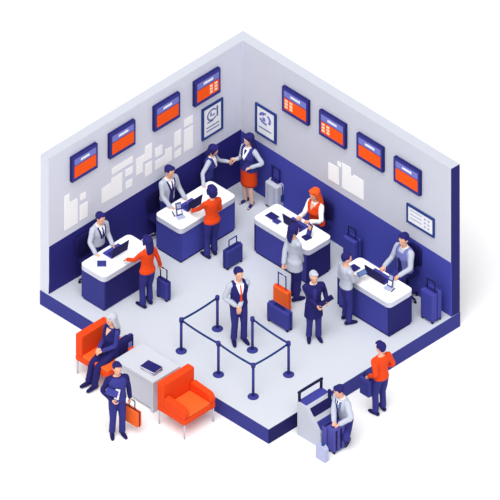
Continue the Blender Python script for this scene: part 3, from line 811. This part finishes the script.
# clerk at the leftmost desk
person('male clerk in grey shirt with dark V-neck edging behind the leftmost desk', 98,278.5,0,-3, .90, lean=7, hip=(-.02,.92), top='shirt', topm='shirt_grey',
       extras=('collar','tie','vneck','trim'), rh=(95.5,253.5,.87), lh=(112.5,244.6,.87), yaw=5, pitch=3, rpole=(-1,-.6,-.3), lpole=(-.5,.4,-1))
person('male clerk in grey shirt and long dark tie panel standing at the second desk', 167.5,234,0,-3, .925, lean=6, hip=(-.02,.92), top='shirt', topm='shirt_grey',
       extras=('collar','tie','vneck','trim','open'), rh=(170,206.5,.87), lh=(185,198.0,.87), yaw=5, pitch=3, rpole=(-1,-.6,-.3), lpole=(-.5,.4,-1))
person('ginger-haired female clerk in orange top with white sleeves seated at a desk', 316,246,0,-90, .97, sex='w', lean=5, hip=(-.03,.56), feet=((.34,.12),(.32,-.12)), top='vest', topm='shirt_white', vestm='orange',
       hair='long', hairm='hair_ginger', extras=('lowneck',), rh=(300,216.5,.87), lh=(310.5,221.5,.87), pitch=3, rpole=(-.6,-.5,-1), lpole=(-.6,.5,-1), skin='skin')
person('male clerk in grey shirt, lilac waistcoat and dark tie seated at the rightmost desk', 403,300,0,-92, lean=3, hip=(-.06,.70), feet=((.26,.12,.1),(.24,-.12,.1)), top='vest', topm='shirt_grey', vestm='vest_lilac',
       extras=('collar','open'), rh=(384.5,265.8,.88), lh=(399.5,275.5,.88), yaw=8, pitch=2, rpole=(-.6,-.5,-1), lpole=(-.6,.5,-1), legm='trouser_indigo')
# standing behind the second desk
person('long-haired female clerk in indigo waistcoat leaning on the second desk, reaching out', 209.5,208,0,28, .865, sex='w', lean=11, hip=(-.06,.90), top='vest', topm='shirt_grey', vestm='vest_indigo', legm='trouser_navy',
       hair='mid', extras=('collar','vneck'), rh=(203.5,185.5,.86), lh=(228.2,161.5,1.06), lpole=(0,.6,-1), rpole=(-1,-.6,0), ln=(0,-1,0), yaw=8, pitch=4, feet=((-.05,.08),(-.05,-.08)))
person('female clerk in orange skirt and indigo waistcoat standing in the back corner', 249,203.5,0,-88, .925, sex='w', top='vest', topm='shirt_grey', vestm='vest_indigo', legs='skirt', legm='orange',
       hair='long', extras=('collar','vneck','scarf','heels'), rh=(236.8,159.0,1.16), lh=(251,167.5,1.02), yaw=-12, pitch=4, rpole=(-.6,-.4,-1), rd=(1,-1,0), lpole=(-.2,1,-.5), rn=(0,1,0), feet=((.02,.10),(.0,-.09)), shoem='navy', skin='skin_pale')
# customers at the desks
person('long-haired woman in orange sweater and navy trousers standing at the leftmost desk', 147.5,306,0,170, .925, sex='w', top='blouse', topm='orange', legm='trouser_indigo', hair='mid',
       rh=(161.5,268,.74), lh=(127.5,259.5,.98), lpole=(-.3,.5,-1), rpole=(-1,-.2,0), feet=((.02,.10),(.06,-.10)), rcurl=1.2, rn=(0,1,0))
person('bob-haired woman in orange top standing at the second desk', 212,256.5,0,165, .935, sex='w', top='blouse', topm='orange', legm='trouser_indigo', hair='bob',
       lh=(191.5,211.5,.92), rh=(.24,-.08,1.08,0), lpole=(-.3,.5,-1), rpole=(-.3,-.4,-1), feet=((.02,.10),(.06,-.09)))
person('dark-haired customer in long pale grey shirt holding the orange suitcase at a desk', 294,298,0,80, .98, sex='w', top='tunic', topm='shirt_grey', legm='trouser_navy', hair='mid',
       lh=(283,266,.86), rh=(302.5,262.5,.80), lcurl=1.2, rpole=(-.4,-.8,-.4), yaw=-12, feet=((.06,.09),(-.02,-.10)))
person('short-haired man in pale grey shirt holding a phone at the rightmost desk', 346,321.5,0,75, .91, top='shirt', topm='shirt_grey', legm='trouser_indigo',
       rh=(358.0,278,.95), lh=(.20,.10,1.06,0), rpole=(-.3,-.5,-1), lpole=(-1,.5,-.5), yaw=-20, pitch=8, rn=(0,1,0), feet=((.04,.11),(.0,-.11)))
# in the queue and on the floor
person('man in navy waistcoat with orange tie waiting between the barrier posts', 238.5,341,0,-25, .97, top='vest', topm='shirt_grey', vestm='trouser_navy', legm='trouser_indigo',
       extras=('collar','vneck','tie','longtie'), tiem='orange', rh=(235.5,305.5,.99), lh=(240,306,.96), rpole=(-.6,-1,-.2), lpole=(-1,.3,-.4), yaw=8, pitch=2, hair='side')
person('grey-haired man in long navy coat holding a dark roll', 313.5,338.5,0,-32, .895, top='coat', topm='coat_navy', legm='trouser_indigo', hair='short', hairm='hair_grey',
       extras=('collar','coatfront'), rh=(316.5,305.8,.93), lh=(327,300,.95), rpole=(-1,-.3,-.4), lpole=(-1,.25,-.5), pitch=8, yaw=8, rn=(0,1,0), ln=(0,-1,0), rcurl=.9, lcurl=.9)
person('grey-haired woman in navy seated sideways on the orange armchair', 111,377.2,GZ,-94, .99, sex='w', lean=-2, hip=(.0,.655), feet=((.50,.09,.02),(.50,-.08,.02)), toes=(0,-8), top='vest', topm='vest_indigo', vestm='coat_navy', legm='coat_navy',
       hair='long', hairm='hair_grey', extras=('lowneck',), rh=(.25,-.05,.81,0), lh=(.25,.05,.79,0), rpole=(-1,-.6,-.3), lpole=(-1,.6,-.3), yaw=-8, pitch=8)
person('man in indigo sweater with orange briefcase and white paper by the armchair', 117,434.5,GZ,-30, .955, top='slipover', topm='coat_navy', vestm='vest_indigo', legm='trouser_indigo',
       rh=(111.5,400,.96), lh=(130.5,399.5,.77), rpole=(-.8,-1,-.2), lpole=(-.8,.8,0), lcurl=1.2, rcurl=.8, rn=(0,1,0), yaw=5, pitch=3, hair='short')
person('man in grey jacket bending over the ribbed suitcase at the kiosk', 343,439.5,GZ,-98, .97, lean=13, hip=(-.08,.52), feet=((-.02,.13),(-.02,-.16)), knees=((.8,.8,.1),(.55,-1,.1)), toes=(35,-35), top='jacket', topm='shirt_grey', legm='trouser_indigo',
       extras=('collar','tie','vneck','lapels'), rh=(334,421,.66), lh=(340,424,.66), rpole=(-.5,-1,.1), lpole=(-.5,1,.1), pitch=4, yaw=-6)
person('short-haired man in orange sweater seen from behind, outside the platform with a dark bag', 381,413,GZ,172, .94, top='blouse', topm='orange', legm='trouser_indigo',
       lh=(369.5,376.0,.96), rh=(.16,-.16,1.02,0), lpole=(-.6,.3,-1), rpole=(-.7,-.8,-.9), lcurl=1.1, yaw=14, pitch=4, feet=((.02,.12),(.06,-.10)))
# chairs behind the desks
for x, y, ph, lb in ((90,282,0,'dark office chair behind the leftmost desk'),(160,238.5,0,'dark office chair behind the second desk'),
                     (318.5,246.5,-90,'dark office chair of the ginger-haired clerk'),(407.5,299,-90,'dark office chair behind the rightmost desk, its wheels in view')):
    office_chair(x, y, R(ph), lb, .22 if x > 400 else 0.05)
# ------------------------------------------------------------------ things held or put down
def slab(name, label, cat, px, py, z, rx, ry, rz, dims, m, m2=None, lh=None):
    r = thing(name, label, cat, at(px, py, z)); r.rotation_euler = (R(rx), R(ry), R(rz))
    a, b, c = (d/2 for d in dims)
    obj('case' if name == 'phone' else 'sheet', box(NB(), -a, a, -b, b, -c, c), m, r, bevel=min(dims)*.3)
    if m2: obj('display' if name == 'phone' else 'print', box(NB(), -a*.85, a*.85, -b*.9, b*.9, c, c+.002), m2, r)
    return r
slab('phone', 'blue phone in the hand of the man in grey at the rightmost desk', 'phone', 362,273,1.03, 25,-15,70, (.19,.11,.012), 'frame_blue', 'line_blue')
slab('paper', 'white folded paper held by the man in the indigo sweater', 'paper', 117.2,394.5,1.09+GZ, 0,8,35, (.09,.014,.25), 'paper')
r = thing('notebook', 'indigo notebook held to the chest of the man with the orange briefcase', 'notebook', at(112,392.5,1.14+GZ)); r.rotation_euler = (R(90),R(14),R(25))
obj('cover', box(NB(), -.12,.12,-.075,.075,-.012,.012), 'indigo_lighter', r, bevel=.004); obj('page_block', box(NB(), -.115,.123,-.078,.07,-.008,.008), 'paper', r)
p = at(318,306.5,.93); q = at(331,297.6,.97)
r = thing('document_roll', 'dark navy roll in the hands of the grey-haired man in the coat', 'roll', p)
obj('tube', tube(NB(), [V((0,0,0)), q-p], .05, 18, cap=False), 'deep_navy', r, smooth=True); d = (q-p).normalized()
obj('end_cap', tube(NB(), [q-p-d*.005, q-p+d*.02], .054, 18, cap=False), 'navy', r, smooth=True)
def briefcase(px, py, z, X, Y, h, label, m, m2, hm, rz=0, name='briefcase', cat='briefcase', along='X', hh=.1, pocket=True):
    """px,py picture of the nearest bottom corner"""
    f = at(px, py, z); r = thing(name, label, cat, (f.x-X/2, f.y+Y/2, z))
    obj('shell', box(NB(), -X/2, X/2, -Y/2, Y/2, 0, h), m, r, bevel=.018, seg=3)
    a = .075
    P = (lambda u, zz: (u, 0, zz)) if along == 'X' else (lambda u, zz: (0, u, zz))
    obj('handle', tube(NB(), [P(-a,h-.01),P(-a,h+hh-.02),P(-a+.02,h+hh),P(a-.02,h+hh),P(a,h+hh-.02),P(a,h-.01)], .011, 8, k=2), hm, r, smooth=True)
    bm = NB()
    if along == 'X': box(bm, -X/2-.004, X/2+.004, -.012, .012, -.004+.006, h+.005)
    else: box(bm, -.012, .012, -Y/2-.004, Y/2+.004, .002, h+.005)
    obj('strap', bm, m2, r)
    if pocket:
        if along == 'X': obj('pocket', box(NB(), -X*.3, X*.3, -Y/2-.02, -Y/2, .05, h*.6), m, r, bevel=.006)
        else:
            obj('clasp', box(NB(), X/2, X/2+.012, Y*.16, Y*.36, h*.35, h*.68), 'lavender', r, bevel=.003)
    return r
briefcase(137.3,428.3,GZ+.20,.40,.12,.34,'orange briefcase in the hand of the man in the indigo sweater','orange_bag','ink','ink', hh=.20, pocket=False)
briefcase(117.8,360.5,GZ+.535,.10,.43,.38,'dark navy briefcase standing on the armchair beside the grey-haired woman','coat_navy','vest_indigo','trouser_indigo', along='Y', hh=.05)
briefcase(368.7,398.5,GZ+.46,.25,.17,.38,'dark navy bag hanging from the hand of the man in the orange sweater','indigo','navy','ink', along='X', hh=.09)
bpy.context.view_layer.update()

# ------------------------------------------------------------------ camera
cam = bpy.data.cameras.new('camera'); co = bpy.data.objects.new('camera', cam); C.objects.link(co)
cam.type = 'ORTHO'; cam.ortho_scale = 500/S; cam.clip_end = 200
dirv = V((CE/math.sqrt(2), -CE/math.sqrt(2), SE))
co.location = dirv*30
co.rotation_euler = (-dirv).to_track_quat('-Z', 'Y').to_euler()
bpy.context.scene.camera = co
# ------------------------------------------------------------------ light: bright overcast sky, brighter towards the open side
w = bpy.data.worlds.new('sky'); bpy.context.scene.world = w; w.use_nodes = True
nt = w.node_tree; bg = nt.nodes['Background']
tc = nt.nodes.new('ShaderNodeTexCoord'); dp = nt.nodes.new('ShaderNodeVectorMath'); dp.operation = 'DOT_PRODUCT'
dp.inputs[1].default_value = V((.0,-.60,.80)).normalized()
nt.links.new(tc.outputs['Generated'], dp.inputs[0])
mr = nt.nodes.new('ShaderNodeMapRange'); mr.inputs['From Min'].default_value = -.4; mr.inputs['From Max'].default_value = 1
mr.inputs['To Min'].default_value = .45; mr.inputs['To Max'].default_value = .62
nt.links.new(dp.outputs['Value'], mr.inputs['Value']); nt.links.new(mr.outputs['Result'], bg.inputs['Strength'])
bg.inputs['Color'].default_value = (1,1,1,1)
sun = bpy.data.lights.new('sun', 'SUN'); sun.energy = 2.85; sun.angle = R(50); so = bpy.data.objects.new('sun', sun); C.objects.link(so)
so.rotation_euler = V((-.30,.42,-.9)).to_track_quat('-Z', 'Y').to_euler(); so.location = (0,-3,8)
sc = bpy.context.scene
sc.view_settings.view_transform = 'Standard'; sc.view_settings.look = 'None'; sc.view_settings.gamma = 1; sc.view_settings.use_curve_mapping = False
sc.view_settings.exposure = .10
